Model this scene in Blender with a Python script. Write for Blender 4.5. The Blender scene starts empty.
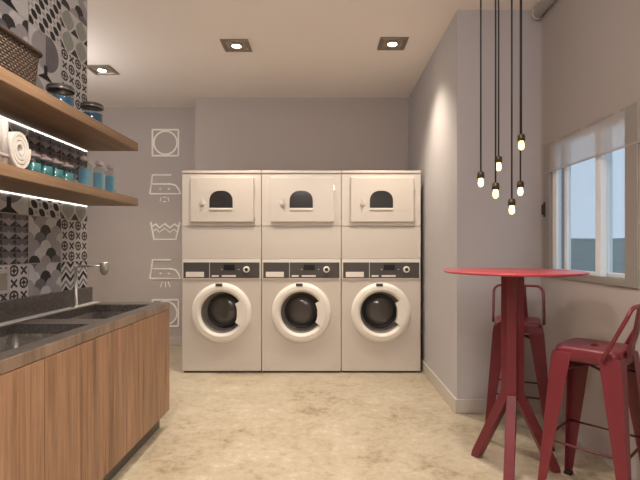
import bpy, bmesh, math, random
from math import pi, sin, cos, radians
from mathutils import Vector, Matrix
random.seed(7)
S = bpy.context.scene
C = S.collection
F, VX, VY, CAMZ = 460.0, 325.0, 248.0, 1.15
CEIL = 2.807
FILL_GLOW = 22.0  # emission of the added fill globes
WARM = (1.0, 0.87, 0.70)

# ------------------------------------------------------------------ materials
class G:
    """Small maths helper that writes shader node expressions."""
    def __init__(s, mat):
        mat.use_nodes = True
        s.nt = mat.node_tree; s.n = s.nt.nodes; s.l = s.nt.links
        s.bsdf = s.n['Principled BSDF']
    def node(s, t, **kw):
        nd = s.n.new(t)
        for k, v in kw.items(): setattr(nd, k, v)
        return nd
    def put(s, sock, v):
        if isinstance(v, X): v = v.s
        if isinstance(v, bpy.types.NodeSocket): s.l.new(v, sock)
        else: sock.default_value = v
    def m(s, op, a, b=0.0, c=0.0):
        nd = s.node('ShaderNodeMath', operation=op)
        for i, v in enumerate((a, b, c)): s.put(nd.inputs[i], v)
        return X(s, nd.outputs[0])
    def mix(s, f, a, b):
        nd = s.node('ShaderNodeMix', data_type='RGBA')
        s.put(nd.inputs[0], f)
        for i, v in ((6, a), (7, b)):
            if isinstance(v, tuple): v = (*v[:3], 1)
            s.put(nd.inputs[i], v)
        return nd.outputs[2]
    def noise(s, scale, detail=4, rough=.55, vec=None, dist=0.0):
        nd = s.node('ShaderNodeTexNoise')
        nd.inputs['Scale'].default_value = scale; nd.inputs['Detail'].default_value = detail
        nd.inputs['Roughness'].default_value = rough; nd.inputs['Distortion'].default_value = dist
        if vec is not None: s.l.new(vec, nd.inputs['Vector'])
        return nd.outputs[0]
    def coord(s, which='Object', scale=None):
        tc = s.node('ShaderNodeTexCoord')
        if scale is None: return tc.outputs[which]
        mp = s.node('ShaderNodeMapping'); mp.inputs['Scale'].default_value = scale
        s.l.new(tc.outputs[which], mp.inputs['Vector'])
        return mp.outputs[0]
    def ramp(s, f, stops, interp='LINEAR'):
        r = s.node('ShaderNodeValToRGB'); cr = r.color_ramp; cr.interpolation = interp
        while len(cr.elements) < len(stops): cr.elements.new(.5)
        for e, (p, c) in zip(cr.elements, stops): e.position = p; e.color = (*c[:3], 1)
        s.put(r.inputs[0], f)
        return r.outputs[0]
    def bump(s, h, strength=.2, dist=.01):
        b = s.node('ShaderNodeBump'); b.inputs['Strength'].default_value = strength
        b.inputs['Distance'].default_value = dist
        s.put(b.inputs['Height'], h); s.l.new(b.outputs[0], s.bsdf.inputs['Normal'])
    def base(s, v): s.put(s.bsdf.inputs['Base Color'], v)
class X:
    def __init__(s, g, sock): s.g = g; s.s = sock
    def __add__(a, b): return a.g.m('ADD', a, b)
    __radd__ = __add__
    def __mul__(a, b): return a.g.m('MULTIPLY', a, b)
    __rmul__ = __mul__
    def __sub__(a, b): return a.g.m('SUBTRACT', a, b)
    def __rsub__(a, b): return a.g.m('SUBTRACT', b, a)
    def __lt__(a, b): return a.g.m('LESS_THAN', a, b)
    def __gt__(a, b): return a.g.m('GREATER_THAN', a, b)
    def floor(a): return a.g.m('FLOOR', a)
    def fract(a): return a.g.m('FRACT', a)
    def abs(a): return a.g.m('ABSOLUTE', a)
    def sqrt(a): return a.g.m('SQRT', a)
    def mod(a, b): return a.g.m('FLOORED_MODULO', a, b)
    def sin(a): return a.g.m('SINE', a)
    def max(a, b): return a.g.m('MAXIMUM', a, b)
    def min(a, b): return a.g.m('MINIMUM', a, b)

def M(name, col, rough=.5, metal=0.0, spec=.5, var=0.0, vscale=6.0, bump=0.0, bscale=60.0, emit=None, estr=0.0, coat=0.0):
    mat = bpy.data.materials.new(name); g = G(mat); b = g.bsdf
    b.inputs['Roughness'].default_value = rough; b.inputs['Metallic'].default_value = metal
    b.inputs['Specular IOR Level'].default_value = spec
    if coat: b.inputs['Coat Weight'].default_value = coat
    co = g.coord()
    dark = tuple(c * (1 - var) for c in col); lite = tuple(min(1, c * (1 + var)) for c in col)
    v = var if var else .02
    dark = tuple(c * (1 - v) for c in col); lite = tuple(min(1, c * (1 + v)) for c in col)
    g.base(g.mix(g.noise(vscale, vec=co), dark, lite))
    if bump: g.bump(g.noise(bscale, vec=co), bump)
    if emit:
        b.inputs['Emission Color'].default_value = (*emit, 1); b.inputs['Emission Strength'].default_value = estr
    return mat

def glass_mat(name, tint, amount=.12, rough=.03):
    mat = bpy.data.materials.new(name); mat.use_nodes = True
    nt = mat.node_tree; n = nt.nodes; n.remove(n['Principled BSDF'])
    tr = n.new('ShaderNodeBsdfTransparent'); tr.inputs[0].default_value = (*tint, 1)
    gl = n.new('ShaderNodeBsdfGlossy'); gl.inputs['Roughness'].default_value = rough
    fr = n.new('ShaderNodeLayerWeight'); fr.inputs[0].default_value = .5
    mx = n.new('ShaderNodeMixShader')
    pw = n.new('ShaderNodeMath'); pw.operation = 'POWER'; pw.inputs[1].default_value = 4.0
    ad = n.new('ShaderNodeMath'); ad.operation = 'MULTIPLY_ADD'; ad.inputs[1].default_value = .45; ad.inputs[2].default_value = amount * .2
    nt.links.new(fr.outputs['Facing'], pw.inputs[0])
    nt.links.new(pw.outputs[0], ad.inputs[0]); nt.links.new(ad.outputs[0], mx.inputs[0])
    nt.links.new(tr.outputs[0], mx.inputs[1]); nt.links.new(gl.outputs[0], mx.inputs[2])
    nt.links.new(mx.outputs[0], n['Material Output'].inputs[0])
    return mat

def wood_mat(name, dark, lite, axis, rough=.45, scale=1.0, figure=.5):
    mat = bpy.data.materials.new(name); g = G(mat); g.bsdf.inputs['Roughness'].default_value = rough
    sc = [9.0, 9.0, 9.0]; sc[axis] = .55
    f = [42.0, 42.0, 42.0]; f[axis] = 1.6
    vec = g.coord('Object', tuple(c * scale for c in sc)); fine = g.coord('Object', tuple(c * scale for c in f))
    a = X(g, g.noise(1.0, 5, .6, vec, 1.2)); b = X(g, g.noise(1.3, 4, .7, fine, .4))
    t = a * figure + b * (1 - figure)
    mid = tuple((p + q) / 2 for p, q in zip(dark, lite))
    g.base(g.ramp(t, [(.34, dark), (.5, mid), (.67, lite)]))
    g.bump(t, .12, .004)
    return mat

def paint(name, col, var=.03):
    return M(name, col, .85, spec=.25, var=var, vscale=1.3, bump=.04, bscale=180)

m = {}
m['wall'] = paint('wall_paint', (.47, .42, .395))
m['ceil'] = paint('ceiling_paint', (.86, .80, .755), .02)
m['pillar'] = paint('pillar_daylit_paint', (.47, .445, .45))  # wall paint with the cool daylight cast put into its colour
m['base'] = M('baseboard_paint', (.52, .47, .43), .35, var=.02)
m['machine'] = M('machine_enamel', (.62, .565, .515), .32, spec=.5, var=.015, vscale=2)
m['machine_white'] = M('machine_white', (.80, .76, .70), .3, var=.01)
m['panel'] = M('panel_dark', (.075, .068, .066), .35)
m['black'] = M('black_plastic', (.012, .011, .011), .3)
m['seam'] = M('seam_dark', (.03, .025, .022), .7)
m['drum'] = M('drum_grey', (.32, .30, .28), .25, metal=.15)
m['doorglass'] = M('door_glass', (.085, .077, .073), .10, spec=.7)
m['dryerglass'] = M('dryer_glass', (.030, .028, .028), .12, spec=.6)
m['chrome'] = M('brushed_steel', (.62, .60, .57), .28, metal=.9)
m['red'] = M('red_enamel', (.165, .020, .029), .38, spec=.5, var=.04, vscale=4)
m['redtop'] = M('red_tabletop_sheen', (.42, .055, .07), .33, spec=.5, var=.03)  # red lightened to hold the tabletop's specular brightness in its colour
m['rubber'] = M('rubber', (.02, .018, .018), .8)
m['rod'] = M('dark_red_rod', (.10, .018, .022), .45)
m['cord'] = M('black_cord', (.012, .012, .013), .6)
m['socket'] = M('bronze_socket', (.055, .042, .025), .4, metal=.5)
m['bulb'] = M('bulb_glow', (.9, .8, .5), .2, emit=(1.0, .74, .20), estr=2.2)
m['spotbulb'] = M('spot_glow', (.9, .85, .7), .2, emit=(1.0, .86, .62), estr=22)
m['fixture'] = M('fixture_metal', (.30, .26, .21), .35, metal=.6)
m['reflector'] = M('fixture_reflector', (.62, .54, .44), .25, metal=.8)
m['led'] = M('led_strip', (.9, .9, .9), .4, emit=(1.0, .93, .84), estr=1.3)
m['white'] = M('white_line', (.90, .87, .80), .5)
m['decal'] = M('decal_white', (.93, .90, .84), .6, emit=None)
m['towel'] = M('towel_cotton', (.70, .66, .62), .95, spec=.1, var=.06, vscale=60, bump=.6, bscale=260)
m['towel_dark'] = M('towel_hem', (.34, .28, .29), .95, spec=.1, var=.06, vscale=60)
m['blue'] = M('blue_contents', (.028, .10, .185), .3, var=.15, vscale=30)
m['bluelight'] = M('light_blue_liquid', (.15, .31, .41), .15, var=.05, vscale=30)
m['bluedark'] = M('deep_teal_edge', (.02, .13, .19), .15)
m['teal'] = M('teal_salts', (.13, .25, .28), .3, var=.2, vscale=40)
m['stopper'] = M('pink_stopper', (.42, .33, .31), .4, var=.05)
m['jarglass'] = glass_mat('jar_glass', (.86, .90, .90), .25)
m['tealglass'] = glass_mat('teal_glass', (.62, .84, .84), .25)
m['lid'] = M('jar_lid', (.055, .048, .046), .35)
m['lidrim'] = M('jar_lid_rim', (.30, .28, .27), .25, metal=.7)
m['pane'] = glass_mat('window_pane', (.86, .92, .95), .15)
m['alu'] = M('window_aluminium', (.29, .265, .24), .45, metal=.15)
m['upvc'] = M('white_sash', (.80, .84, .86), .35)
m['shelf'] = wood_mat('shelf_oak', (.13, .076, .043), (.32, .20, .118), 1, .5)
m['walnut'] = wood_mat('cabinet_walnut', (.14, .068, .036), (.46, .265, .155), 2, .42, 1.0, .40)
m['edge'] = wood_mat('worktop_edge_stone', (.12, .08, .055), (.34, .235, .165), 2, .3, .6)
m['led_sheen'] = M('painted_led_sheen', (.66, .64, .62), .3)  # pale colour for the LED gleam on the granite's rear margin
m['kick'] = M('plinth_grey', (.13, .115, .10), .4)
m['outlet'] = M('outlet_plastic', (.42, .39, .38), .4)

def floor_mat():
    mat = bpy.data.materials.new('polished_screed'); g = G(mat); co = g.coord()
    a = X(g, g.noise(1.6, 6, .62, co, .6)); b = X(g, g.noise(22, 6, .75, co)); c = X(g, g.noise(6.0, 5, .65, co, .5))
    t = a * .30 + b * .40 + c * .30
    g.base(g.ramp(t, [(.38, (.25, .185, .115)), (.47, (.405, .34, .248)), (.55, (.465, .405, .31)), (.63, (.60, .54, .435))]))
    g.put(g.bsdf.inputs['Roughness'], b * .18 + .24)
    g.bsdf.inputs['Specular IOR Level'].default_value = .4
    g.bump(b, .05, .003)
    return mat
m['floor'] = floor_mat()

def granite_mat():
    mat = bpy.data.materials.new('dark_granite'); g = G(mat); co = g.coord()
    a = X(g, g.noise(210, 3, .7, co)); b = X(g, g.noise(60, 3, .6, co))
    g.base(g.ramp(a * .65 + b * .35, [(.36, (.022, .019, .018)), (.52, (.075, .064, .058)), (.68, (.20, .175, .16))]))
    g.bsdf.inputs['Roughness'].default_value = .34
    return mat
m['granite'] = granite_mat()

def wicker_mat():
    mat = bpy.data.materials.new('wicker'); g = G(mat)
    uv = g.node('ShaderNodeTexCoord').outputs['UV']
    sp = g.node('ShaderNodeSeparateXYZ'); g.l.new(uv, sp.inputs[0])
    u, v = X(g, sp.outputs[0]), X(g, sp.outputs[1])
    row = v.floor()
    w = ((u * 3.14159 + row * 3.14159).sin() * .5 + .5)
    r = ((v.fract() - .5).abs() * -2.0 + 1.0)
    t = w * .6 + r * .4
    g.base(g.ramp(t, [(.15, (.012, .007, .005)), (.5, (.042, .023, .015)), (.9, (.13, .075, .048))]))
    g.bsdf.inputs['Roughness'].default_value = .6
    g.bump(t, .9, .01)
    return mat
m['wicker'] = wicker_mat()
m['wickerrim'] = M('wicker_rim', (.045, .026, .02), .6, var=.3, vscale=80, bump=.5, bscale=90)

def blind_mat():
    mat = bpy.data.materials.new('sheer_blind_fabric'); mat.use_nodes = True
    nt = mat.node_tree; n = nt.nodes; g = G(mat); n.remove(n['Principled BSDF'])
    col = g.mix(g.noise(300, 2, .5, g.coord()), (.56, .515, .48), (.61, .56, .52))
    df = n.new('ShaderNodeBsdfDiffuse'); tl = n.new('ShaderNodeBsdfTranslucent'); tr = n.new('ShaderNodeBsdfTransparent')
    nt.links.new(col, df.inputs[0]); nt.links.new(col, tl.inputs[0])
    a = n.new('ShaderNodeMixShader'); a.inputs[0].default_value = .30
    nt.links.new(df.outputs[0], a.inputs[1]); nt.links.new(tl.outputs[0], a.inputs[2])
    b = n.new('ShaderNodeMixShader'); b.inputs[0].default_value = .30
    nt.links.new(a.outputs[0], b.inputs[1]); nt.links.new(tr.outputs[0], b.inputs[2])
    nt.links.new(b.outputs[0], n['Material Output'].inputs[0])
    return mat
m['blind'] = blind_mat()
m['roller'] = M('roller_tube', (.52, .48, .45), .45)

WH, LG, MG, DK, BK = (.50, .485, .49), (.30, .285, .30), (.135, .125, .14), (.032, .029, .033), (.012, .011, .012)
def tile_mat(kind):
    mat = bpy.data.materials.new('patterned_tile_' + kind); g = G(mat)
    uv = g.node('ShaderNodeTexCoord').outputs['UV']
    sp = g.node('ShaderNodeSeparateXYZ'); g.l.new(uv, sp.inputs[0])
    u, v = X(g, sp.outputs[0]), X(g, sp.outputs[1])
    def rnd(a, b):
        cb = g.node('ShaderNodeCombineXYZ'); g.put(cb.inputs[0], a); g.put(cb.inputs[1], b)
        w = g.node('ShaderNodeTexWhiteNoise', noise_dimensions='2D'); g.l.new(cb.outputs[0], w.inputs[0])
        return X(g, w.outputs[0])
    if kind == 'rosette':
        x, y = u * 4, v * 4; par = (x.floor() + y.floor()).mod(2.0)
        a, b = x.fract() - .5, y.fract() - .5
        r = (a * a + b * b).sqrt()
        ring = (r > .29) * (r < .46)
        star = ((a.abs() * b.abs()) < .012) * (r < .40)
        petal = ((a.abs() - b.abs()).abs() < .13) * (r < .43)
        dark = (par * (ring.max(star * (r < .28)))).max((1.0 - par) * petal.max((r < .12)))
        c = g.mix(dark, WH, DK)
    elif kind == 'scallop':
        x, y = u * 3, v * 3
        j = (y * 2).floor()
        def dome(jj):
            xs = x + (jj.mod(2.0)) * .5
            cx = xs.floor(); dx = xs.fract() - .5; dy = y - jj * .5
            return cx, (dx * dx + dy * dy).sqrt()
        c0, d0 = dome(j); c1, d1 = dome(j + 1.0)
        ins = d0 < .5
        k = ins * ((c0 * 2 + j * 3).mod(7.0)) + (1.0 - ins) * ((c1 * 2 + (j + 1.0) * 3).mod(7.0))
        c = g.ramp(k * (1 / 7.0) + .02, [(0, DK), (.14, WH), (.30, LG), (.45, MG), (.60, WH), (.80, LG)], 'CONSTANT')
    elif kind == 'diamond':
        x, y = u * 3, v * 4
        a, b = (x.fract() - .5).abs(), (y.fract() - .5).abs()
        d = a + b
        t = (x.fract() > y.fract())
        hex_ = (d < .52)
        c = g.mix(hex_, g.mix(t, MG, DK), g.mix((y.fract() > .5), LG, MG))
        c = g.mix((d < .16), c, LG)
    elif kind == 'houndstooth':
        x, y = u * 6, v * 6
        xs = x + y * .35
        par = (xs.floor() + y.floor()).mod(2.0)
        a, b = xs.fract() - .5, y.fract() - .5
        blob = (a.abs() + b.abs() * .9) < .70
        dark = (1.0 - par) * blob
        c = g.mix(dark, g.mix(par * ((a.abs() + b.abs()) < .30), WH, LG), BK)
    elif kind == 'leaf':
        x, y = u * 2, v * 2
        a, b = (x.fract() - .5).abs(), y.fract()
        leaf = a < ((b * 3.14159).sin() * .42)
        tri = a > (b * .9 + .18)
        c = g.mix(leaf, WH, (.27, .285, .265)); c = g.mix(tri * (b < .4), c, DK)
    elif kind == 'chevron':
        x, y = u * 3, v * 3
        z = (x.fract() - .5).abs() + y
        band = (z * 1.0).fract()
        c = g.ramp(band, [(0, BK), (.30, WH), (.52, MG), (.72, WH)], 'CONSTANT')
    elif kind == 'medallion':
        x, y = u - .5, v - .5
        r = (x * x + (y - .12) * (y - .12)).sqrt()
        c = g.mix((r < .42), WH, LG); c = g.mix((r < .42) * (x > 0.0), c, MG)
        st = (x.abs() < .055) * (v < .32); ft = (x.abs() + v * 1.6) < .26
        c = g.mix(st.max(ft), c, BK)
    else:  # wave
        z = (u * 1.6 + v * 1.6 + (v * 7.0 - u * 7.0).sin() * .20) * .9
        k = z.fract(); w = ((u - v) * 3.0).floor().mod(2.0)
        c = g.ramp(k, [(0, WH), (.42, LG), (.52, MG), (.80, WH), (.88, LG)], 'CONSTANT')
        sp_ = ((((u - v) * 3.0).fract() - .5).abs() < .26) * (k > .48) * (k < .84)
        c = g.mix(sp_, c, g.mix(w, DK, MG))
    grout = (((u - .5).abs().max((v - .5).abs())) > .491)
    c = g.mix(grout, c, (.33, .32, .315))
    n_ = X(g, g.noise(25, 3, .6, g.coord()))
    hs = g.node('ShaderNodeHueSaturation'); g.put(hs.inputs['Value'], n_ * .4 + .8); g.put(hs.inputs['Color'], c)
    g.base(hs.outputs[0])
    g.bsdf.inputs['Roughness'].default_value = .5; g.bsdf.inputs['Specular IOR Level'].default_value = .2
    return mat
TK = ['rosette', 'scallop', 'diamond', 'houndstooth', 'leaf', 'chevron', 'medallion', 'wave']
TM = [tile_mat(k) for k in TK]

# ------------------------------------------------------------------ mesh helpers
class MB:
    def __init__(s): s.bm = bmesh.new()
    def face(s, pts, mi=0, smooth=False):
        f = s.bm.faces.new([s.bm.verts.new(p) for p in pts]); f.material_index = mi; f.smooth = smooth; return f
    def box(s, x0, x1, y0, y1, z0, z1, mi=0):
        v = [s.bm.verts.new((x, y, z)) for z in (z0, z1) for y in (y0, y1) for x in (x0, x1)]
        for q in ((0, 2, 3, 1), (4, 5, 7, 6), (0, 1, 5, 4), (2, 6, 7, 3), (0, 4, 6, 2), (1, 3, 7, 5)):
            f = s.bm.faces.new([v[i] for i in q]); f.material_index = mi
        return s
    def hexa(s, lo, hi):
        """solid between two matching quads"""
        a = [s.bm.verts.new(p) for p in lo]; b = [s.bm.verts.new(p) for p in hi]
        s.bm.faces.new(a[::-1]); s.bm.faces.new(b)
        for i in range(4):
            j = (i + 1) % 4; s.bm.faces.new((a[i], a[j], b[j], b[i]))
        return s
    def loft(s, loops, close=True, cap0=False, cap1=False, smooth=True, mi=0):
        vs = [[s.bm.verts.new(p) for p in lp] for lp in loops]
        n = len(vs[0])
        for a, b in zip(vs, vs[1:]):
            for i in range(n if close else n - 1):
                j = (i + 1) % n
                f = s.bm.faces.new((a[i], a[j], b[j], b[i])); f.smooth = smooth; f.material_index = mi
        if cap0: f = s.bm.faces.new(vs[0][::-1]); f.material_index = mi
        if cap1: f = s.bm.faces.new(vs[-1]); f.material_index = mi
        return s
    def lathe(s, prof, axis='z', o=(0, 0, 0), n=32, caps=(False, False), smooth=True, mi=0):
        o = Vector(o); loops = []
        for r, h in prof:
            lp = []
            for i in range(n):
                t = 2 * pi * i / n
                if axis == 'z': p = Vector((r * cos(t), r * sin(t), h))
                elif axis == 'y': p = Vector((r * cos(t), h, r * sin(t)))
                else: p = Vector((h, r * cos(t), r * sin(t)))
                lp.append(o + p)
            loops.append(lp)
        return s.loft(loops, True, caps[0], caps[1], smooth, mi)
    def cyl(s, p0, p1, r0, r1=None, n=16):
        return s.tube([p0, p1], r0, n, r1)
    def tube(s, pts, r, n=12, rend=None, square=False, up=None, caps=True, sy=1.0):
        pts = [Vector(p) for p in pts]; loops = []
        prev = None
        for i, p in enumerate(pts):
            if i == 0: d = pts[1] - p
            elif i == len(pts) - 1: d = p - pts[i - 1]
            else: d = (pts[i + 1] - p).normalized() + (p - pts[i - 1]).normalized()
            d.normalize()
            if prev is None:
                a = Vector(up) if up else (Vector((0, 0, 1)) if abs(d.z) < .9 else Vector((1, 0, 0)))
            else: a = prev
            a = (a - d * a.dot(d)).normalized(); b = d.cross(a); prev = a
            k = 1.0
            if 0 < i < len(pts) - 1:
                c = (pts[i + 1] - p).normalized().dot((p - pts[i - 1]).normalized())
                k = 1.0
            rr = r if rend is None else r + (rend - r) * i / (len(pts) - 1)
            if square:
                lp = [p + a * rr * sy * u + b * rr * w for u, w in ((1, 1), (1, -1), (-1, -1), (-1, 1))]
            else:
                lp = [p + (a * cos(2 * pi * t / n) + b * sin(2 * pi * t / n)) * rr for t in range(n)]
            loops.append(lp)
        return s.loft(loops, True, caps, caps, not square)
    def build(s, name, mats, parent=None, bevel=0.0, seg=2, loc=None, smooth_angle=None, solid=0.0):
        me = bpy.data.meshes.new(name)
        bmesh.ops.recalc_face_normals(s.bm, faces=s.bm.faces[:])
        s.bm.to_mesh(me); s.bm.free()
        for mt in (mats if isinstance(mats, (list, tuple)) else [mats]): me.materials.append(mt)
        o = bpy.data.objects.new(name, me); C.objects.link(o)
        if parent: o.parent = parent
        if loc: o.location = loc
        if solid:
            md = o.modifiers.new('s', 'SOLIDIFY'); md.thickness = solid; md.offset = -1
        if bevel:
            md = o.modifiers.new('b', 'BEVEL'); md.width = bevel; md.segments = seg; md.limit_method = 'ANGLE'; md.angle_limit = radians(40)
            md.harden_normals = False
        return o

def tag(o, label, cat, group=None, kind=None):
    o['label'] = label; o['category'] = cat
    if group: o['group'] = group
    if kind: o['kind'] = kind
    return o
def thing(name, loc, label, cat, group=None, rz=0.0):
    o = bpy.data.objects.new(name, None); C.objects.link(o)
    o.location = loc; o.rotation_euler = (0, 0, rz); o.empty_display_size = .1
    return tag(o, label, cat, group)
def struct(o): o['kind'] = 'structure'; return o
def copy_tree(o, parent=None):
    c = o.copy(); C.objects.link(c)
    if parent: c.parent = parent
    for ch in list(o.children): copy_tree(ch, c)
    return c

def rrect(hx, hy, r, z, n=8, cx=0, cy=0):
    out = []
    for k, (sx, sy) in enumerate(((1, 1), (-1, 1), (-1, -1), (1, -1))):
        for i in range(n):
            t = pi / 2 * (k + i / (n - 1))
            out.append((cx + sx * (hx - r) + r * cos(t), cy + sy * (hy - r) + r * sin(t), z))
    return out

# ------------------------------------------------------------------ room shell
Y_BACK, Y_DEEP, Y_PIL, Y_PART, Y_REAR = 5.08, 5.44, 3.203, 2.99, -2.2
X_R, X_PIL, X_PART, X_STEP, X_FAR = 1.504, .92, -1.545, -1.436, -3.6
struct(MB().box(X_FAR, X_R + .2, Y_REAR, Y_DEEP + .1, -.1, 0).build('floor', m['floor']))
struct(MB().box(X_FAR, X_R + .2, Y_REAR, Y_DEEP + .1, CEIL, CEIL + .1).build('ceiling', m['ceil']))
struct(MB().box(X_STEP, X_PIL, Y_BACK, Y_BACK + .46, 0, CEIL).build('wall_back', m['wall']))
struct(MB().box(X_FAR, X_STEP, Y_DEEP, Y_DEEP + .1, 0, CEIL).build('wall_back_left', m['wall']))
struct(MB().box(X_FAR - .1, X_FAR, Y_REAR, Y_DEEP + .1, 0, CEIL).build('wall_far_left', m['wall']))
struct(MB().box(X_FAR, X_R + .2, Y_REAR - .1, Y_REAR, 0, CEIL).build('wall_front', m['wall']))
struct(MB().box(X_PIL, X_R, Y_PIL, Y_BACK + .46, 0, CEIL).build('wall_pillar', m['pillar']))

# tiled partition: one quad per patterned tile, each with its own pattern
pm = MB(); bm = pm.bm; uvl = bm.loops.layers.uv.new('UVMap')
pm.box(X_PART - .16, X_PART - .006, Y_REAR, Y_PART, 0, CEIL, 8)
TW, TH, Z0 = .2967, .2525, 1.068
pat = {(0, -1): 5, (1, -1): 1, (2, -1): 0, (0, 0): 0, (1, 0): 1, (2, 0): 2, (0, 1): 4, (1, 1): 3, (2, 1): 6,
       (0, 2): 2, (1, 2): 2, (2, 2): 4, (3, 2): 7, (0, 3): 0, (1, 3): 4, (2, 3): 6, (3, 3): 1,
       (0, 4): 0, (1, 4): 6, (2, 4): 1, (3, 4): 7, (0, 5): 4, (1, 5): 3, (2, 5): 6, (3, 5): 4, (0, 6): 1, (1, 6): 3, (2, 6): 4, (3, 6): 1}
for c in range(0, 18):
    for r in range(-5, 7):
        y1 = Y_PART - c * TW; y0 = y1 - TW; z0 = Z0 + r * TH; z1 = min(z0 + TH, CEIL)
        if z1 < .01 or y0 < Y_REAR - .1: continue
        z0c = max(z0, 0.0); y0c = max(y0, Y_REAR)
        k = pat.get((c, r), (c * 3 + r * 5 + (c * r) % 3) % 8)
        f = pm.face([(X_PART, y1, z0c), (X_PART, y0c, z0c), (X_PART, y0c, z1), (X_PART, y1, z1)], k)
        for lp, uvv in zip(f.loops, ((1, (z0c - z0) / TH), ((y0c - y0) / TW, (z0c - z0) / TH), ((y0c - y0) / TW, (z1 - z0) / TH), (1, (z1 - z0) / TH))):
            lp[uvl].uv = uvv
# close the thin edge of the tile layer at the end of the partition
pm.face([(X_PART, Y_PART, 0), (X_PART, Y_PART, CEIL), (X_PART - .006, Y_PART, CEIL), (X_PART - .006, Y_PART, 0)], 8)
struct(pm.build('wall_left', TM + [m['wall']]))

# right wall with its window opening
WY0, WY1, WZ0, WZ1 = 2.20, 3.15, .955, 1.852
rw = MB()
rw.box(X_R, X_R + .10, Y_REAR, WY0, 0, CEIL); rw.box(X_R, X_R + .10, WY1, Y_PIL, 0, CEIL)
rw.box(X_R, X_R + .10, WY0, WY1, 0, WZ0); rw.box(X_R, X_R + .10, WY0, WY1, WZ1, CEIL)
struct(rw.build('wall_right', m['wall']))
# baseboards
struct(MB().box(X_PIL - .014, X_PIL, Y_PIL - .014, Y_BACK, 0, .10).build('baseboard_pillar_side', m['base'], bevel=.004))
struct(MB().box(X_PIL, X_R, Y_PIL - .014, Y_PIL, 0, .10).build('baseboard_pillar_front', m['base'], bevel=.004))
struct(MB().box(X_FAR, X_STEP, Y_DEEP - .014, Y_DEEP, 0, .10).build('baseboard_back_left', m['base'], bevel=.004))

# window: aluminium surround, white sashes, panes, handle
win = struct(thing('window_1', (X_R, (WY0 + WY1) / 2, WZ0), 'grey framed sliding window with white sashes in the right wall', 'window'))
for k in ('label', 'category'): del win[k]
wo = Vector(win.location)
def wl(y): return y - wo.y
def wz(z): return z - wo.z
fr = MB()
IY0, IY1, IZ0, IZ1 = 2.292, 3.058, .993, 1.834
fr.box(-.012, .10, wl(WY0), wl(IY0), 0, wz(WZ1)); fr.box(-.012, .10, wl(IY1), wl(WY1), 0, wz(WZ1))
fr.box(-.012, .10, wl(IY0), wl(IY1), 0, wz(IZ0)); fr.box(-.012, .10, wl(IY0), wl(IY1), wz(IZ1), wz(WZ1))
fr.build('window_frame', m['alu'], win, bevel=.003)
def sash(y0, y1, x0, w):
    s_ = MB(); t = .035
    s_.box(x0, x0 + t, wl(y0), wl(y0 + w), wz(IZ0), wz(IZ1)); s_.box(x0, x0 + t, wl(y1 - w), wl(y1), wz(IZ0), wz(IZ1))
    s_.box(x0, x0 + t, wl(y0 + w), wl(y1 - w), wz(IZ0), wz(IZ0) + .022); s_.box(x0, x0 + t, wl(y0 + w), wl(y1 - w), wz(IZ1) - .022, wz(IZ1))
    o = s_.build('sash', m['upvc'], win, bevel=.003)
    MB().box(x0 + .014, x0 + .02, wl(y0 + w), wl(y1 - w), wz(IZ0) + .022, wz(IZ1) - .022).build('pane', m['pane'], o)
sash(IY0, 2.572, .052, .030)
sash(2.525, IY1, .008, .050)
MB().box(.012, .040, wl(2.885), wl(2.915), wz(IZ0) + .022, wz(IZ1) - .022).build('sash_stile', m['upvc'], win, bevel=.003)
h_ = MB(); h_.box(-.022, -.012, wl(3.112), wl(3.132), wz(1.36), wz(1.46)); h_.box(-.034, -.022, wl(3.117), wl(3.127), wz(1.375), wz(1.445))
h_.build('window_handle', m['black'], win, bevel=.003)

# roller blind over the right wall
bl = thing('roller_blind', (1.462, 2.35, CEIL), 'beige sheer roller blind half lowered over the window', 'blind')
BY0, BY1 = -.82, .82
MB().lathe([(0.001, BY0), (.032, BY0), (.032, BY1 - .012), (.001, BY1 - .012)], 'y', (0, 0, -.046), 24).build('roller_tube', m['roller'], bl)
bk = MB(); bk.lathe([(.001, BY1 - .012), (.040, BY1 - .012), (.040, BY1), (.001, BY1)], 'y', (0, 0, -.046), 24)
bk.box(-.02, .02, BY1 - .008, BY1, -.046, 0); bk.build('bracket', m['roller'], bl)
bk = MB(); bk.box(-.02, .02, BY0 - .006, BY0, -.08, 0); bk.build('bracket', m['roller'], bl)
cl = MB(); ny = 20
loops = []
for zz in (-.05, -.3, -.6, -.9, -1.147):
    loops.append([(.0305 - .004 * 0 + .0008 * sin(i * 1.7), BY0 + .01 + (BY1 - BY0 - .03) * i / ny, zz) for i in range(ny + 1)])
cl.loft(loops, False); cl.build('blind_fabric', m['blind'], bl)
MB().box(.027, .034, BY0 + .01, BY1 - .02, -1.156, -1.146).build('bottom_bar', m['blind'], bl)

# ------------------------------------------------------------------ land beyond the window
ln = MB(); pts = []
N = 60
rows = []
for j, (dist, base) in enumerate(((40, -6), (90, -3.5), (160, 3.5), (260, 12.4))):
    rows.append([(dist * sin(t) if False else dist, 4 + (i - N / 2) * dist * .12, base + (0 if j < 2 else .012 * dist * (sin(i * .7) * .35 + sin(i * .23 + 1) * .5))) for i, t in enumerate([0] * N)])
ln.loft(rows, False)
land = ln.build('hillside', M('hillside_green', (.25, .28, .265), .95, spec=.1, var=.2, vscale=.05))
struct(land)

# ------------------------------------------------------------------ laundry machines
PM = 108.7
FY = 4.233
HW = .3645
def mx(px): return (px - 221.6) / PM
def mz(py): return CAMZ - (py - VY) / PM
WTOP = mz(259.2)
DEPTH = .76

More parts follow.
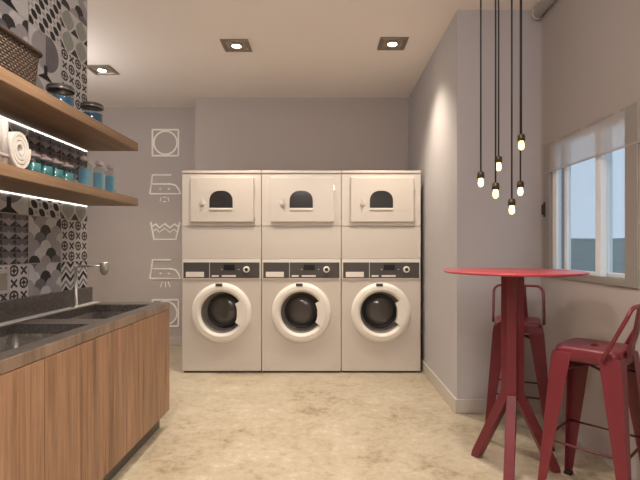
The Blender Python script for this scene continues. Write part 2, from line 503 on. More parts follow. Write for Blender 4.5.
def make_washer():
    t = thing('washing_machine', (0, 0, 0), '', 'washing machine', 'front loading washing machines')
    b = MB(); zc = mz(312.7); rr = .25
    z0, z1 = .016, WTOP
    # front sheet with a round opening
    corners = [math.atan2(sz, sx) for sx, sz in ((HW, z1 - zc), (-HW, z1 - zc), (-HW, z0 - zc), (HW, z0 - zc))]
    angs = sorted(set([2 * pi * i / 72 - pi for i in range(72)] + corners))
    inner, outer = [], []
    for a in angs:
        ca, sa = cos(a), sin(a)
        k = min((HW / abs(ca)) if abs(ca) > 1e-6 else 9e9, ((z1 - zc) / sa) if sa > 1e-6 else (((z0 - zc) / sa) if sa < -1e-6 else 9e9))
        outer.append((ca * k, 0, zc + sa * k)); inner.append((ca * rr, 0, zc + sa * rr))
    vi = [b.bm.verts.new(p) for p in inner]; vo = [b.bm.verts.new(p) for p in outer]
    n = len(angs)
    for i in range(n):
        j = (i + 1) % n; b.bm.faces.new((vi[i], vi[j], vo[j], vo[i]))
    vb = [b.bm.verts.new((p[0], DEPTH, p[2])) for p in outer]
    for i in range(n):
        j = (i + 1) % n; b.bm.faces.new((vo[i], vo[j], vb[j], vb[i]))
    b.bm.faces.new(vb)
    b.build('body', m['machine'], t, bevel=.006, seg=2)
    MB().box(-HW + .012, HW - .012, .018, DEPTH - .02, 0, .018).build('plinth', m['seam'], t)
    # control panel
    pf = MB().box(mx(182.6), mx(260.6), -.006, .004, mz(279.2), WTOP).build('panel_frame', m['machine_white'], t, bevel=.002)
    pn = MB().box(mx(183.6), mx(259.6), -.010, -.0055, mz(278), mz(262.4)).build('control_panel', m['panel'], t, bevel=.001)
    MB().box(mx(224), mx(235.2), -.013, -.009, mz(270), mz(264.8)).build('display', m['black'], pn)
    MB().box(mx(186.2), mx(204.2), -.014, -.009, mz(277), mz(271.8)).build('detergent_drawer', m['machine_white'], pn, bevel=.001)
    MB().box(mx(209.5), mx(210.1), -.0115, -.009, mz(278), mz(262.4)).build('divider', m['machine'], pn)
    MB().box(mx(212), mx(219), -.0115, -.009, mz(276.8), mz(275.1)).build('button', m['machine_white'], pn)
    MB().box(mx(222), mx(236), -.0115, -.009, mz(276.8), mz(275.1)).build('button', m['machine_white'], pn)
    for px in (221.3, 238.2):
        MB().box(mx(px), mx(px + 1.4), -.0115, -.009, mz(269.8), mz(269)).build('button', m['machine'], pn)
    d = MB().lathe([(.030, -.009), (.030, -.022), (.026, -.026), (.016, -.026)], 'y', (mx(246.7), 0, mz(269.4)), 24).build('dial', m['machine_white'], pn)
    MB().lathe([(.016, -.024), (.014, -.028), (.001, -.028)], 'y', (mx(246.7), 0, mz(269.4)), 20).build('dial_centre', m['black'], d)
    # door
    o = (0, 0, zc)
    ring = MB().lathe([(.276, .003), (.275, -.008), (.266, -.022), (.250, -.032), (.236, -.036), (.228, -.0335), (.224, -.036), (.212, -.034), (.200, -.024), (.192, -.008), (.188, .02)], 'y', o, 64).build('door_ring', m['machine_white'], t)
    MB().lathe([(.190, .0), (.182, .05), (.165, .12), (.158, .165), (.150, .172)], 'y', o, 64).build('door_recess', m['drum'], ring)
    MB().lathe([(.166, .135), (.162, .128), (.150, .126), (.138, .132), (.136, .15)], 'y', o, 56).build('glass_seal', m['black'], ring)
    MB().lathe([(.140, .145), (.125, .128), (.09, .116), (.05, .110), (.001, .108)], 'y', o, 56).build('door_glass', m['doorglass'], ring)
    hb = MB()
    A = radians(33); inn, out_ = [], []
    for i in range(13):
        a = -A + 2 * A * i / 12
        ri = .146 + .010 * abs(i - 6) / 6
        inn.append((ri * cos(a), zc + ri * sin(a))); out_.append((.226 * cos(a), zc + .226 * sin(a)))
    hb.loft([[(x, -.034, z) for x, z in inn] , [(x, -.040, z) for x, z in out_]], False, smooth=False)
    hb.loft([[(x, -.034, z) for x, z in inn], [(x, .03, z) for x, z in inn]], False, smooth=False)
    for k in (0, -1):
        hb.face([(inn[k][0], -.034, inn[k][1]), (out_[k][0], -.040, out_[k][1]), (out_[k][0], .03, out_[k][1]), (inn[k][0], .03, inn[k][1])])
    hb.build('door_handle', m['machine_white'], ring)
    MB().box(mx(216.3), mx(223), -.036, -.018, mz(286.2), mz(283.2)).build('badge', m['panel'], ring, bevel=.001)
    MB().box(mx(244), mx(248), -.003, .002, mz(361.6), mz(360.2)).build('filter_catch', m['machine'], t)
    return t

def make_dryer():
    t = thing('tumble_dryer', (0, 0, WTOP), '', 'tumble dryer', 'tumble dryers stacked on the washing machines')
    z = lambda py: mz(py) - WTOP
    MB().box(-HW + .003, HW - .003, .012, DEPTH, .001, z(172)).build('body', m['machine'], t)
    MB().box(-HW, HW, 0, .012, .004, z(226.6)).build('lower_panel', m['machine'], t, bevel=.003)
    MB().box(-HW, HW, 0, .012, z(226.0), z(173.6)).build('upper_panel', m['machine'], t, bevel=.003)
    MB().box(-HW, HW, -.008, .03, z(173.3), z(170.6)).build('top_lip', m['machine'], t, bevel=.004)
    d = MB().box(mx(191), mx(254), -.024, -.0002, z(222.2), z(177.3)).build('door', m['machine'], t, bevel=.006)
    w = MB(); x0, x1, zb, zt = mx(210), mx(233.2), z(208), z(191)
    out_ = [(x0, zb), (x1, zb)]
    for i in range(17):
        a = pi * i / 16
        out_.append(((x0 + x1) / 2 + (x1 - x0) / 2 * (abs(cos(a)) ** .8) * (1 if cos(a) >= 0 else -1), zt - (zt - zb) * .62 * (1 - sin(a) ** .9)))
    w.loft([[(x, -.023, zz) for x, zz in out_], [(x, -.027, zz) for x, zz in out_]], cap1=True, smooth=False)
    w.build('window_glass', m['dryerglass'], d)
    MB().box(x0 - .002, x1 + .002, -.032, -.023, zb - .020, zb - .004).build('window_ledge', m['machine_white'], d, bevel=.003)
    l = MB(); l.lathe([(.026, -.023), (.026, -.030), (.020, -.033), (.001, -.033)], 'y', (mx(203), 0, z(204)), 20)
    l.box(mx(202), mx(204.2), -.044, -.03, z(205.5), z(198.5)); l.build('latch', m['machine'], d, bevel=.002)
    for py in (188, 217.5):
        MB().box(mx(253.6), mx(254.9), -.022, -.002, z(py + 2.6), z(py - 2.6)).build('hinge', m['chrome'], t)
    return t
wsh, dry = make_washer(), make_dryer()
wl_ = ['white front loading washing machine at the left end, next to the wall symbols', 'white front loading washing machine in the middle of the three', 'white front loading washing machine at the right end, next to the pillar']
dl_ = ['white tumble dryer on top of the left washing machine, beside the iron symbol', 'white tumble dryer stacked in the middle, between two dryers', 'white tumble dryer stacked at the right end near the pillar']
for i in range(3):
    w_ = wsh if i == 0 else copy_tree(wsh); d_ = dry if i == 0 else copy_tree(dry)
    x = (221.6 + 79.75 * i - VX) / PM
    w_.location = (x, FY, 0); d_.location = (x, FY, WTOP)
    w_['label'] = wl_[i]; d_['label'] = dl_[i]

# ------------------------------------------------------------------ laundry symbols on the far wall
DS = F / Y_DEEP
def dp(px, py): return ((px - VX) / DS, Y_DEEP - .004, CAMZ - (py - VY) / DS)
def stroke(mb, pts, r=.0095):
    mb.tube([dp(*p) for p in pts], r, 8, square=True, up=(0, 1, 0), sy=.4)
def circ(cx, cy, r, n=36, a0=0, a1=2 * pi): return [(cx + r * cos(a0 + (a1 - a0) * i / n), cy + r * sin(a0 + (a1 - a0) * i / n)) for i in range(n + 1)]
GRP = 'laundry care symbols on the wall'
def square_sym(y0, y1, label):
    b = MB(); stroke(b, [(152.6, y0), (178.6, y0)]); stroke(b, [(178.6, y0), (178.6, y1)]); stroke(b, [(178.6, y1), (152.6, y1)]); stroke(b, [(152.6, y1), (152.6, y0)])
    stroke(b, circ(165.6, (y0 + y1) / 2, 11.6))
    tag(b.build('wall_decal', m['decal']), label, 'wall decal', GRP)
def iron_sym(yb, label, steam):
    b = MB()
    stroke(b, [(171.5, yb - 18.8), (152.6, yb - 18.8), (151.6, yb - 10)])
    stroke(b, [(150, yb), (151.6, yb - 9.8), (171, yb - 9.8), (175.5, yb - 8.6), (178.6, yb - 5), (180.4, yb), (150, yb)])
    for x in (160.6, 169.0): b.lathe([(.014, .004), (.014, -.004), (.001, -.004)], 'y', Vector(dp(x, yb - 4.8)), 12)
    if steam == 'dots':
        stroke(b, [(161, yb + 3.4), (160.2, yb + 7.6)], .005); stroke(b, [(163, yb + 7.8), (166.5, yb + 7.8)], .005); stroke(b, [(168, yb + 3.4), (169, yb + 7.6)], .005)
        stroke(b, [(163, yb + 3.4), (166.5, yb + 3.4)], .005)
    else:
        stroke(b, [(162.5, yb + 3), (160.5, yb + 8.6)], .005); stroke(b, [(165.3, yb + 3), (166, yb + 8.6)], .005); stroke(b, [(168, yb + 3), (170.5, yb + 8.6)], .005)
    tag(b.build('wall_decal', m['decal']), label, 'wall decal', GRP)
square_sym(129.8, 155.8, 'white outline of a circle in a square, topmost symbol on the wall')
iron_sym(193.8, 'white outline of an iron with two dots, above the washtub symbol', 'dots')
b = MB(); stroke(b, [(150.8, 222), (154.2, 239.4), (176, 239.4), (180, 222)])
stroke(b, [(152, 226.5), (156, 224), (159.5, 227.8), (165, 223.6), (170, 227.8), (174.5, 224), (178.8, 227)])
stroke(b, [(153.5, 231.2), (156.5, 229), (159.5, 232.4), (165, 228.4), (170, 232.4), (174, 229), (177, 231.6)], .006)
tag(b.build('wall_decal', m['decal']), 'white outline of a washtub with a wavy water line', 'wall decal', GRP)
iron_sym(278.6, 'white outline of an iron with slanting steam lines, below the washtub symbol', 'lines')
square_sym(299.8, 326.0, 'white circle in a square, lowest symbol, half behind the worktop')

# ------------------------------------------------------------------ counter, cabinets, sinks
CX1, CX0, CY1, CY0 = -1.006, X_PART, 2.98, .45
ZT, ZB, ZC = .80, .756, .105
def cabinet(y0, y1, joints, label):
    t = thing('base_cabinet', ((CX0 + CX1) / 2, (y0 + y1) / 2, 0), label, 'cabinet')
    ox, oy = t.location.x, t.location.y
    b = MB(); th = .018
    x0, x1 = CX0 + .004 - ox, CX1 - .021 - ox
    ya, yb = y0 - oy, y1 - oy
    b.box(x0, x1, ya, ya + th, ZC, ZB); b.box(x0, x1, yb - th, yb, ZC, ZB); b.box(x0, x1, ya + th, yb - th, ZC, ZC + th); b.box(x0, x0 + .006, ya + th, yb - th, ZC + th, ZB)
    b.build('body', m['walnut'], t)
    js = [y0] + joints + [y1]
    for a, c in zip(js, js[1:]):
        MB().box(CX1 - .020 - ox, CX1 - ox, a - oy + .0025, c - oy - .0025, ZC, ZB - .003).build('door', m['walnut'], t, bevel=.002)
    MB().box(x0 + .03, CX1 - .055 - ox, ya, yb - .03, 0, ZC).build('plinth', m['kick'], t)
cabinet(CY0, CY1, [.95, 1.37, 1.652, 1.897, 2.404], 'long walnut base cabinet with plain doors under the dark worktop')

SX0, SX1 = -1.43, -1.085
sinks = [(2.27, 2.85), (1.40, 2.12)]
wt = thing('worktop', ((CX0 + CX1) / 2, (CY0 + CY1) / 2, ZB), 'dark granite worktop with upstand and brown front edge along the tiled wall', 'worktop')
ox, oy, oz = wt.location
b = MB()
ys = [CY0] + sorted([v for s_ in sinks for v in s_]) + [CY1]
xs = [CX0 + .002, SX0, SX1, CX1 - .004]
for i in range(len(ys) - 1):
    for j in range(3):
        if j == 1 and any(abs(ys[i] - s_[0]) < 1e-6 for s_ in sinks): continue
        b.box(xs[j] - ox, xs[j + 1] - ox, ys[i] - oy, ys[i + 1] - oy, 0, ZT - ZB)
bmesh.ops.remove_doubles(b.bm, verts=b.bm.verts[:], dist=1e-5)
seen = {}
for f in list(b.bm.faces):
    key = tuple(sorted(v.index for v in f.verts)) if False else tuple(round(c, 4) for c in f.calc_center_median())
    seen.setdefault(key, []).append(f)
bmesh.ops.delete(b.bm, geom=[f for fs in seen.values() if len(fs) > 1 for f in fs], context='FACES_ONLY')
b.build('slab', m['granite'], wt)
MB().box(CX1 - .004 - ox, CX1 - ox, CY0 - oy, CY1 - oy, 0, ZT - ZB).build('front_edge', m['edge'], wt, bevel=.003)
MB().box(CX0 + .002 - ox, CX0 + .040 - ox, CY0 - oy, CY1 - oy, ZT - ZB, .897 - ZB).build('upstand', m['granite'], wt, bevel=.002)
MB().box(CX0 + .0405 - ox, CX0 + .092 - ox, CY0 - oy, CY1 - oy, ZT - ZB, ZT - ZB + .003).build('led_reflection', m['led_sheen'], wt)  # added strip that paints the LED reflection along the back of the granite
sl = ['dark sunken sink basin at the far end, under the tap', 'dark sunken sink basin at the near end of the worktop']
for (y0, y1), lab in zip(sinks, sl):
    t = thing('sink', ((SX0 + SX1) / 2, (y0 + y1) / 2, ZB - .17), lab, 'sink', 'sinks in the worktop')
    hx, hy = (SX1 - SX0) / 2, (y1 - y0) / 2
    e = .012; top = .17
    MB().loft([rrect(hx + e, hy + e, .02, top - .001), rrect(hx - .001, hy - .001, .03, top - .001), rrect(hx - .012, hy - .012, .03, .03), rrect(hx - .05, hy - .05, .03, .004), rrect(.03, .03, .029, 0)], cap1=True).build('basin', m['granite'], t)
    MB().lathe([(.034, .004), (.034, .008), (.022, .007), (.001, .003)], 'z', (0, 0, 0), 20).build('drain', m['fixture'], t)


# tap
t = thing('tap', (-1.462, 2.70, ZT + .003), 'tall slim chrome tap with a right angled spout over the far sink', 'tap')
b = MB(); b.lathe([(.026, 0), (.026, .006), (.020, .010), (.010, .012), (.010, .232), (.014, .236), (.014, .252), (.001, .254)], 'z', (0, 0, 0), 20); b.build('column', m['chrome'], t)
MB().cyl((0, 0, .241), (.16, 0, .241), .0065).build('spout_arm', m['chrome'], t)
b = MB(); b.lathe([(.001, .264), (.022, .264), (.024, .258), (.024, .205), (.012, .200), (.012, .188), (.001, .188)], 'z', (.166, 0, 0), 20)
b.build('spout_head', m['chrome'], t)
MB().cyl((.180, 0, .259), (.205, -.012, .261), .004).build('lever', m['chrome'], t)

# power outlet on the tiles
t = thing('power_outlet', (X_PART, 2.16, .985), 'grey power outlet plate on the tiles above the worktop', 'outlet')
MB().box(0, .010, -.045, .085, -.055, .065).build('cover_plate', m['outlet'], t, bevel=.003)
MB().box(.010, .013, -.02, .06, -.035, .045).build('socket_face', m['lidrim'], t, bevel=.002)

# ------------------------------------------------------------------ shelves and LED strips
def shelf(z0, z1, label, led_label):
    o = MB().box(0, .335, -1.35, 1.35, 0, z1 - z0).build('wall_shelf', m['shelf'], bevel=.003)
    o.location = (X_PART, Y_PART - 1.36, z0)
    tag(o, label, 'shelf', 'oak wall shelves')
    l = MB().box(.0, .007, -1.34, 1.345, -.005, 0).build('led_strip', m['led'], o)
    l['label'] = led_label
shelf(1.777, 1.829, 'upper oak wall shelf holding the wicker basket and blue jars', 'white light strip along the underside of the upper shelf')
shelf(1.422, 1.470, 'lower oak wall shelf holding towels and blue bottles', 'white light strip along the underside of the lower shelf')
ZU, ZL = 1.829, 1.470

# wicker basket
t = thing('wicker_basket', (-1.385, 1.79, ZU), 'brown wicker basket at the left end of the upper shelf', 'basket')
b = MB(); uvb = b.bm.loops.layers.uv.new('UVMap')
hx, hy, H = .125, .265, .178
nz = 8; loops = [rrect(hx * (.93 + .07 * k / nz), hy * (.93 + .07 * k / nz), .035, .0 + H * k / nz, 10) for k in range(nz + 1)]
b.loft(loops, True, True, False)
for f in b.bm.faces:
    for lp in f.loops:
        co = lp.vert.co; a = math.atan2(co.y / hy, co.x / hx)
        if abs(co.x) / hx > abs(co.y) / hy: per = co.y
        else: per = co.x
        lp[uvb].uv = (per / .0125, co.z / .0115)
b.build('woven_body', m['wicker'], t)
rim = MB(); lp = rrect(hx + .003, hy + .003, .037, H, 10)
rim.tube([Vector(p) for p in lp] + [Vector(lp[0])], .010, 8, caps=False); rim.build('rim', m['wickerrim'], t)

# jars with blue contents on the upper shelf
def make_jar():
    t = thing('glass_jar', (0, 0, ZU), '', 'jar', 'glass jars on the upper shelf')
    MB().lathe([(.001, .0005), (.052, .0005), (.056, .006), (.056, .112), (.050, .126), (.050, .134)], 'z', (0, 0, 0), 32).build('glass_body', m['jarglass'], t)
    MB().lathe([(.001, .004), (.0535, .004), (.0535, .092), (.001, .094)], 'z', (0, 0, 0), 32).build('blue_contents', m['blue'], t)
    l = MB().lathe([(.001, .130), (.058, .130), (.061, .134), (.061, .143), (.056, .150), (.001, .152)], 'z', (0, 0, 0), 32).build('lid', m['lid'], t)
    MB().lathe([(.058, .126), (.0625, .127), (.0625, .133), (.058, .134)], 'z', (0, 0, 0), 32).build('lid_rim', m['lidrim'], l)
    return t
j1 = make_jar(); j1.location = (-1.365, 2.375, ZU); j1['label'] = 'blue filled glass jar with dark lid, nearer the wicker basket'
j2 = copy_tree(j1); j2.location = (-1.345, 2.655, ZU); j2['label'] = 'blue filled glass jar with dark lid, at the far end of the upper shelf'
j1.scale = (1.08, 1.08, 1.02)

# towels on the lower shelf
t = thing('rolled_towel', (-1.365, 1.875, ZL), 'pale rolled towel with a spiral end on the lower shelf', 'towel')
def spiral(turns, r0, r1, n, off=0.0):
    return [((r0 + (r1 - r0) * i / n) * cos(2 * pi * turns * i / n + off), (r0 + (r1 - r0) * i / n) * sin(2 * pi * turns * i / n + off)) for i in range(n + 1)]
b = MB(); sp_ = spiral(3.25, .010, .062, 90, -1.4)
th = .0125
pts_o = []
prof = []
for i, (a, c) in enumerate(sp_):
    r = math.hypot(a, c); k = (r + th) / r
    prof.append(((a, c), (a * k, c * k)))
sy, sz = .90, 1.12
zc = .0823
L = .125
loops = []
for xx in (-L, L - .008, L):
    ins = .0 if xx < L else .0025
    loops.append([(xx, p[0][0] * sy, zc + p[0][1] * sz) for p in prof] + [(xx, p[1][0] * sy, zc + p[1][1] * sz) for p in reversed(prof)])
b.loft(loops, True)
vs = [v for v in b.bm.verts]
n = len(prof)
for base_x in (L,):
    row = [v for v in b.bm.verts if abs(v.co.x - base_x) < 1e-5]
    for i in range(n - 1):
        b.bm.faces.new((row[i], row[i + 1], row[2 * n - 2 - i], row[2 * n - 1 - i]))
b.build('towel_roll', m['towel'], t)
t = thing('folded_towel', (-1.335, 1.752, ZL), 'pale folded towel standing upright left of the rolled towel', 'towel')
b = MB()
for k in range(3):
    y = -.036 + .036 * k
    b.loft([rrect(.10, .0175, .016, 0.0, 6, 0, y), rrect(.10, .0175, .016, .165, 6, 0, y), rrect(.095, .012, .011, .178, 6, 0, y)], True, True, True)
b.build('towel_folds', m['towel'], t)
MB().loft([rrect(.101, .0555, .016, .030, 6), rrect(.101, .0555, .016, .044, 6)], True, True, True).build('hem_band', m['towel_dark'], t)

# square bottles with blue liquid
def make_bottle():
    t = thing('glass_bottle', (0, 0, ZL), '', 'bottle', 'square bottles on the lower shelf')
    MB().loft([rrect(.0255, .0235, .005, .003, 4), rrect(.0255, .0235, .005, .112, 4)], True, True, True, False).build('blue_liquid', m['bluelight'], t)
    MB().loft([rrect(.028, .026, .007, 0, 4), rrect(.028, .026, .007, .135, 4), rrect(.014, .014, .012, .150, 4), rrect(.013, .013, .012, .162, 4)], True, True, False, False).build('glass_body', m['jarglass'], t)
    MB().loft([rrect(.015, .015, .010, .156, 6), rrect(.019, .019, .012, .162, 6), rrect(.019, .019, .012, .178, 6), rrect(.012, .012, .010, .184, 6)], True, True, True).build('stopper', m['stopper'], t)
    return t
labs = ['square bottle of light blue liquid nearest the teal jars', 'square bottle of light blue liquid between two others like it', 'square bottle of light blue liquid at the far end of the lower shelf']
pb = make_bottle()
for i, (x, y) in enumerate(((-1.315, 2.52), (-1.305, 2.66), (-1.300, 2.785))):
    o = pb if i == 0 else copy_tree(pb); o.location = (x, y, ZL); o['label'] = labs[i]; o.rotation_euler.z = radians((-4, 3, 6)[i])
def make_teal():
    t = thing('storage_jar', (0, 0, ZL), '', 'jar', 'small teal jars on the lower shelf')
    MB().lathe([(.001, .003), (.033, .003), (.033, .066), (.001, .068)], 'z', (0, 0, 0), 24).build('teal_contents', m['teal'], t)
    MB().lathe([(.001, 0), (.036, 0), (.037, .004), (.037, .088), (.030, .096)], 'z', (0, 0, 0), 24).build('glass_body', m['tealglass'], t)
    MB().lathe([(.001, .094), (.031, .094), (.033, .098), (.033, .108), (.010, .112), (.010, .122), (.001, .124)], 'z', (0, 0, 0), 24).build('lid', m['stopper'], t)
    return t
pt = make_teal()
labs = ['small teal jar with pinkish lid, next to the rolled towel', 'small teal jar with pinkish lid, second from the rolled towel', 'small teal jar with pinkish lid, third from the rolled towel', 'small teal jar with pinkish lid, beside the blue bottles']
for i, (x, y) in enumerate(((-1.335, 2.10), (-1.335, 2.19), (-1.335, 2.28), (-1.335, 2.375))):
    o = pt if i == 0 else copy_tree(pt); o.location = (x, y, ZL); o['label'] = labs[i]

# ------------------------------------------------------------------ bar table
TX, TY, TZ = .962, 2.36, 1.034
t = thing('bar_table', (TX, TY, 0), 'tall round red bar table on a three legged red pedestal', 'table')
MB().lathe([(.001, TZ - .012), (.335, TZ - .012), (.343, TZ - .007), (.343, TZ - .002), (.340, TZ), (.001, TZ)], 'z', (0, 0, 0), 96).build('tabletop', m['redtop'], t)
MB().box(-.085, .085, -.085, .085, TZ - .024, TZ - .012).build('mounting_plate', m['red'], t, bevel=.003)
for k in range(3):
    a = radians(243.3 + 120 * k); d = Vector((cos(a), sin(a), 0)); s_ = Vector((-sin(a), cos(a), 0))
    b = MB(); w = .0235
    def ring_(r, z, hh, nrm):
        c = d * r + Vector((0, 0, z)); n_ = Vector(nrm)
        return [c + n_ * hh + s_ * w, c - n_ * hh + s_ * w, c - n_ * hh - s_ * w, c + n_ * hh - s_ * w]
    sl_ = Vector((.197, 0, -.40)); ang = math.atan2(.40, .197)
    nd = d * sin(ang) + Vector((0, 0, cos(ang)))
    nb = (nd + d).normalized()
    nf = d.copy()
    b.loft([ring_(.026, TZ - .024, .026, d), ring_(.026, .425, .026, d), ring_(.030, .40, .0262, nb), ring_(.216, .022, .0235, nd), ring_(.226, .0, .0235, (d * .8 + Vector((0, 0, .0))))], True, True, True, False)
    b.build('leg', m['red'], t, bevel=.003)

# ------------------------------------------------------------------ bar stools
def make_stool():
    t = thing('bar_stool', (0, 0, 0), '', 'stool', 'red metal bar stools')
    H, e = .71, .131
    n = 12
    def oval(rx, ry, z, N):
        # same angular layout as rrect
        out = []
        for k in range(4):
            for i in range(n):
                a = pi / 2 * (k + i / (n - 1)) * 1.0
                a = pi / 2 * k + (pi / 2) * (i + .5) / n
                out.append((rx * cos(a), ry * sin(a), z))
        return out
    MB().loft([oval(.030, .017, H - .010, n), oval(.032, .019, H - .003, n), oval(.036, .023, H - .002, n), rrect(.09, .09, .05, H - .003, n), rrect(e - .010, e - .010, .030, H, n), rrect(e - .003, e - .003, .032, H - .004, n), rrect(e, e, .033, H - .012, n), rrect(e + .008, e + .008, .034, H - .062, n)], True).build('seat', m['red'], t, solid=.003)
    zt, tp, bt = H - .028, e + .0012, .188
    wt_, wb = .082, .030
    for sx, sy in ((1, 1), (-1, 1), (-1, -1), (1, -1)):
        b = MB(); th = .004
        zz0 = .012
        def L(c, z, w):
            o = Vector((sx * c, sy * c, z)); px = Vector((-sx, 0, 0)); py = Vector((0, -sy, 0))
            return [o, o + px * w, o + px * w + py * th, o + px * th + py * th, o + px * th + py * w, o + py * w]
        f = (zt - zz0) / zt
        zk = H - .062; ck = e + .0100
        b.loft([L(bt, zz0, wb), L(ck, zk, wt_), L(tp + .003, zt, wt_)], True, True, True, False)
        b.build('leg', m['red'], t, bevel=.0012, seg=1)
        r_ = MB(); r_.box(min(sx * (bt + .003), sx * (bt - .033)), max(sx * (bt + .003), sx * (bt - .033)), min(sy * (bt + .003), sy * (bt - .033)), max(sy * (bt + .003), sy * (bt - .033)), 0, .014)
        r_.build('rubber_foot', m['rubber'], t, bevel=.002)
    zr = .28; c = bt + (e + .0125 - bt) * zr / (H - .062) - .006
    for a, q in (((-c, -c), (c, -c)), ((-c, c), (c, c)), ((-c, -c), (-c, c)), ((c, -c), (c, c))):
        MB().cyl((a[0], a[1], zr), (q[0], q[1], zr), .0055, n=10).build('footrest_bar', m['rod'], t)
    zb = .605; c = .135
    b = MB()
    b.tube([(-c, -c, zb - .02), (-.03, -.03, zb), (.03, .03, zb), (c, c, zb - .02)], .006, 8)
    b.tube([(-c, c, zb - .02), (-.03, .03, zb + .013), (.03, -.03, zb + .013), (c, -c, zb - .02)], .006, 8)
    b.build('cross_brace', m['rod'], t)
    # backrest: bent tube and centre plate (rear is +y)
    xo = e + .018
    path = [(-xo, .075, H - .040), (-xo, .085, H - .01)]
    yt, ztp = .178, .905
    zc_, yc_ = ztp - .045, .162
    path.append((-xo, yc_, zc_))
    for i in range(1, 7):
        a = pi / 2 * i / 6; path.append((-xo + .045 * (1 - cos(a)), yc_ + (yt - yc_) * sin(a), zc_ + .045 * sin(a)))
    path += [(-p[0], p[1], p[2]) for p in reversed(path)]
    bk = MB().tube(path, .0085, 10).build('backrest_tube', m['red'], t)
    b = MB(); wv = .062
    zlo = H - .030; ylo = e + .0105
    prof = [(ylo, zlo), (ylo + .002, H + .01), (.158, H + .06), (.168, H + .12), (.1785, ztp + .004)]
    b.loft([[(-wv * (1 - .06 * i), y, z) for i, (y, z) in enumerate(prof)], [(wv * (1 - .06 * i), y, z) for i, (y, z) in enumerate(prof)]], False, smooth=True)
    b.build('back_plate', m['red'], t, solid=.003)
    return t
st = make_stool()
st.location = (1.196, 2.85, 0); st.rotation_euler.z = radians(-23)
st['label'] = 'red metal bar stool behind the table, against the pillar'
s2 = copy_tree(st); s2.location = (1.232, 2.10, 0)
# rear (+y local) points to the right and towards the camera
s2.rotation_euler.z = math.atan2(-.73, .68) - pi / 2
s2['label'] = 'red metal bar stool in front at the right edge, back towards the window wall'

# ------------------------------------------------------------------ pendant lamps
def make_pendant(px, ycap, D, label):
    X_ = (px - VX) * D / F; zc = CAMZ - (ycap - VY) * D / F
    t = thing('pendant_lamp', (X_, D, CEIL), label, 'pendant lamp', 'bare bulb pendant lamps over the bar table')
    zl = zc - CEIL
    MB().lathe([(.001, 0), (.018, 0), (.018, -.012), (.010, -.020), (.004, -.022)], 'z', (0, 0, 0), 20).build('ceiling_rose', m['cord'], t)
    MB().cyl((0, 0, -.018), (0, 0, zl - .002), .0042, n=10).build('cord', m['cord'], t)
    MB().lathe([(.001, zl), (.010, zl), (.0175, zl - .006), (.0185, zl - .034), (.014, zl - .036), (.001, zl - .036)], 'z', (0, 0, 0), 20).build('socket', m['socket'], t)
    MB().lathe([(.010, zl - .036), (.011, zl - .042), (.013, zl - .052), (.0135, zl - .060), (.012, zl - .070), (.007, zl - .077), (.001, zl - .079)], 'z', (0, 0, 0), 20).build('bulb', m['bulb'], t)
make_pendant(480.8, 171.5, 2.36, 'bare bulb pendant lamp hanging leftmost of the cluster')
make_pendant(495.6, 182.5, 2.28, 'bare bulb pendant lamp second from left, hanging below its neighbour')
make_pendant(498.6, 156, 2.44, 'bare bulb pendant lamp close behind the second cord, second highest bulb')
make_pendant(511.8, 198.5, 2.30, 'bare bulb pendant lamp hanging lowest of the cluster')
make_pendant(521.3, 134, 2.28, 'bare bulb pendant lamp hanging highest of the cluster')
make_pendant(520.4, 181, 2.46, 'bare bulb pendant lamp at the right side, below the highest bulb')

# ------------------------------------------------------------------ ceiling downlights
def make_spot():
    t = thing('ceiling_light', (0, 0, CEIL), '', 'ceiling light', 'square recessed ceiling lights')
    s_ = .098
    f = MB()
    for a in (-1, 1):
        f.box(a * s_ - .014, a * s_ + .014, -s_ - .014, s_ + .014, -.010, 0)
        f.box(-s_ + .014, s_ - .014, a * s_ - .014, a * s_ + .014, -.010, 0)
    f.build('frame', m['fixture'], t, bevel=.002)
    MB().box(-s_ + .014, s_ - .014, -s_ + .014, s_ - .014, -.003, -.0005).build('reflector', m['reflector'], t)
    MB().lathe([(.050, -.003), (.048, -.014), (.040, -.014), (.036, -.005)], 'z', (0, 0, 0), 28).build('bezel', m['fixture'], t)
    MB().lathe([(.034, -.004), (.030, -.012), (.018, -.017), (.001, -.018)], 'z', (0, 0, 0), 24).build('bulb', m['spotbulb'], t)
    return t
sp0 = make_spot()
def ceil_xy(px, py):
    D = (CEIL - CAMZ) * F / (VY - py); return ((px - VX) * D / F, D)
SPW = 48
spots = [(*ceil_xy(236.5, 45), 'square ceiling light in the middle, left of the other on the open ceiling', 1.0),
         (*ceil_xy(392.5, 43.2), 'square ceiling light nearest the pillar', 1.0),
         (*ceil_xy(102, 69.5), 'square ceiling light beside the tiled wall edge', .8),
         (-.80, 1.75, 'added unseen square ceiling light above the counter', 1.0), (.35, 1.65, 'added unseen square ceiling light above the camera', 1.0),
         (-.80, -.3, 'added unseen square ceiling light behind the camera on the left', .9), (.55, -.3, 'added unseen square ceiling light behind the camera on the right', .9)]  # last four lights are unseen additions to brighten the room
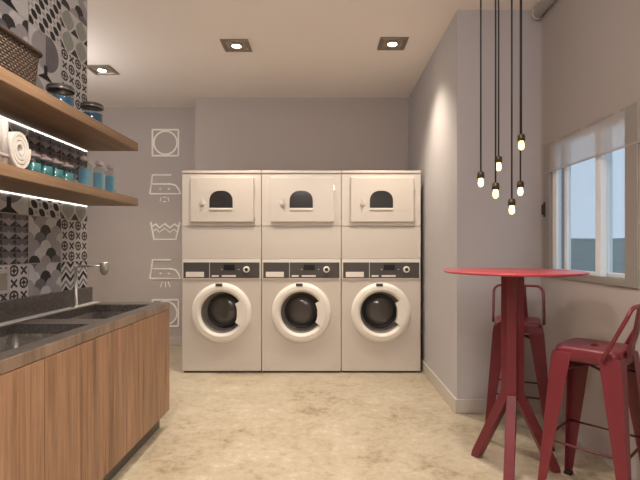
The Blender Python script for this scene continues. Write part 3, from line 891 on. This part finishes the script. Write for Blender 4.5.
for i, (x, y, lab, k) in enumerate(spots):
    o = sp0 if i == 0 else copy_tree(sp0)
    o.location = (x, y, CEIL); o['label'] = lab
    l = bpy.data.lights.new('downlight', 'SPOT'); l.energy = SPW * k; l.color = WARM; l.spot_size = radians(104); l.spot_blend = 1.0; l.shadow_soft_size = .05
    lo = bpy.data.objects.new('downlight', l); C.objects.link(lo); lo.location = (x, y, CEIL - .03)

# added fill globes, all out of view, to brighten ceiling and walls
m['fill_glow'] = M('fill_globe_glow', (.9, .88, .85), .4, emit=(1.0, .95, .93), estr=FILL_GLOW)
for i, (x, y, lab) in enumerate(((-.35, .85, 'added unseen white fill globe above the camera'), (.45, -.9, 'added unseen white fill globe at the rear of the room'), (-2.5, 3.7, 'added unseen white fill globe in the alcove behind the tiled wall'))):
    t = thing('fill_globe', (x, y, CEIL), lab, 'pendant lamp', 'added fill globes out of view')
    MB().lathe([(.001, 0), (.05, 0), (.05, -.02), (.001, -.022)], 'z', (0, 0, 0), 20).build('ceiling_rose', m['roller'], t)
    MB().cyl((0, 0, -.02), (0, 0, -.33), .004, n=8).build('cord', m['cord'], t)  # cord of the added fill globe
    gr = (.14, .14, .10)[i]
    MB().lathe([(.02 if k in (0, 16) else gr * sin(pi * k / 16) + .0005, -.32 - gr + gr * cos(pi * k / 16)) for k in range(17)], 'z', (0, 0, 0), 28, (True, True)).build('added_globe', m['fill_glow'], t)

# ------------------------------------------------------------------ world, camera
w = bpy.data.worlds.new('sky'); S.world = w; w.use_nodes = True
bg = w.node_tree.nodes['Background']
bg.inputs[0].default_value = (.63, .69, .79, 1); bg.inputs[1].default_value = .42

cam = bpy.data.cameras.new('camera'); co = bpy.data.objects.new('camera', cam); C.objects.link(co)
co.location = (0, 0, CAMZ); co.rotation_euler = (pi / 2, 0, 0)
cam.sensor_width = 36; cam.sensor_fit = 'HORIZONTAL'; cam.lens = F / 640 * 36
cam.shift_x = -(VX - 320) / 640; cam.shift_y = (VY - 240) / 640
cam.clip_start = .02; cam.clip_end = 2000
S.camera = co
vs = S.view_settings
vs.view_transform = 'Standard'; vs.look = 'None'; vs.gamma = 1; vs.use_curve_mapping = False
vs.exposure = 1.42
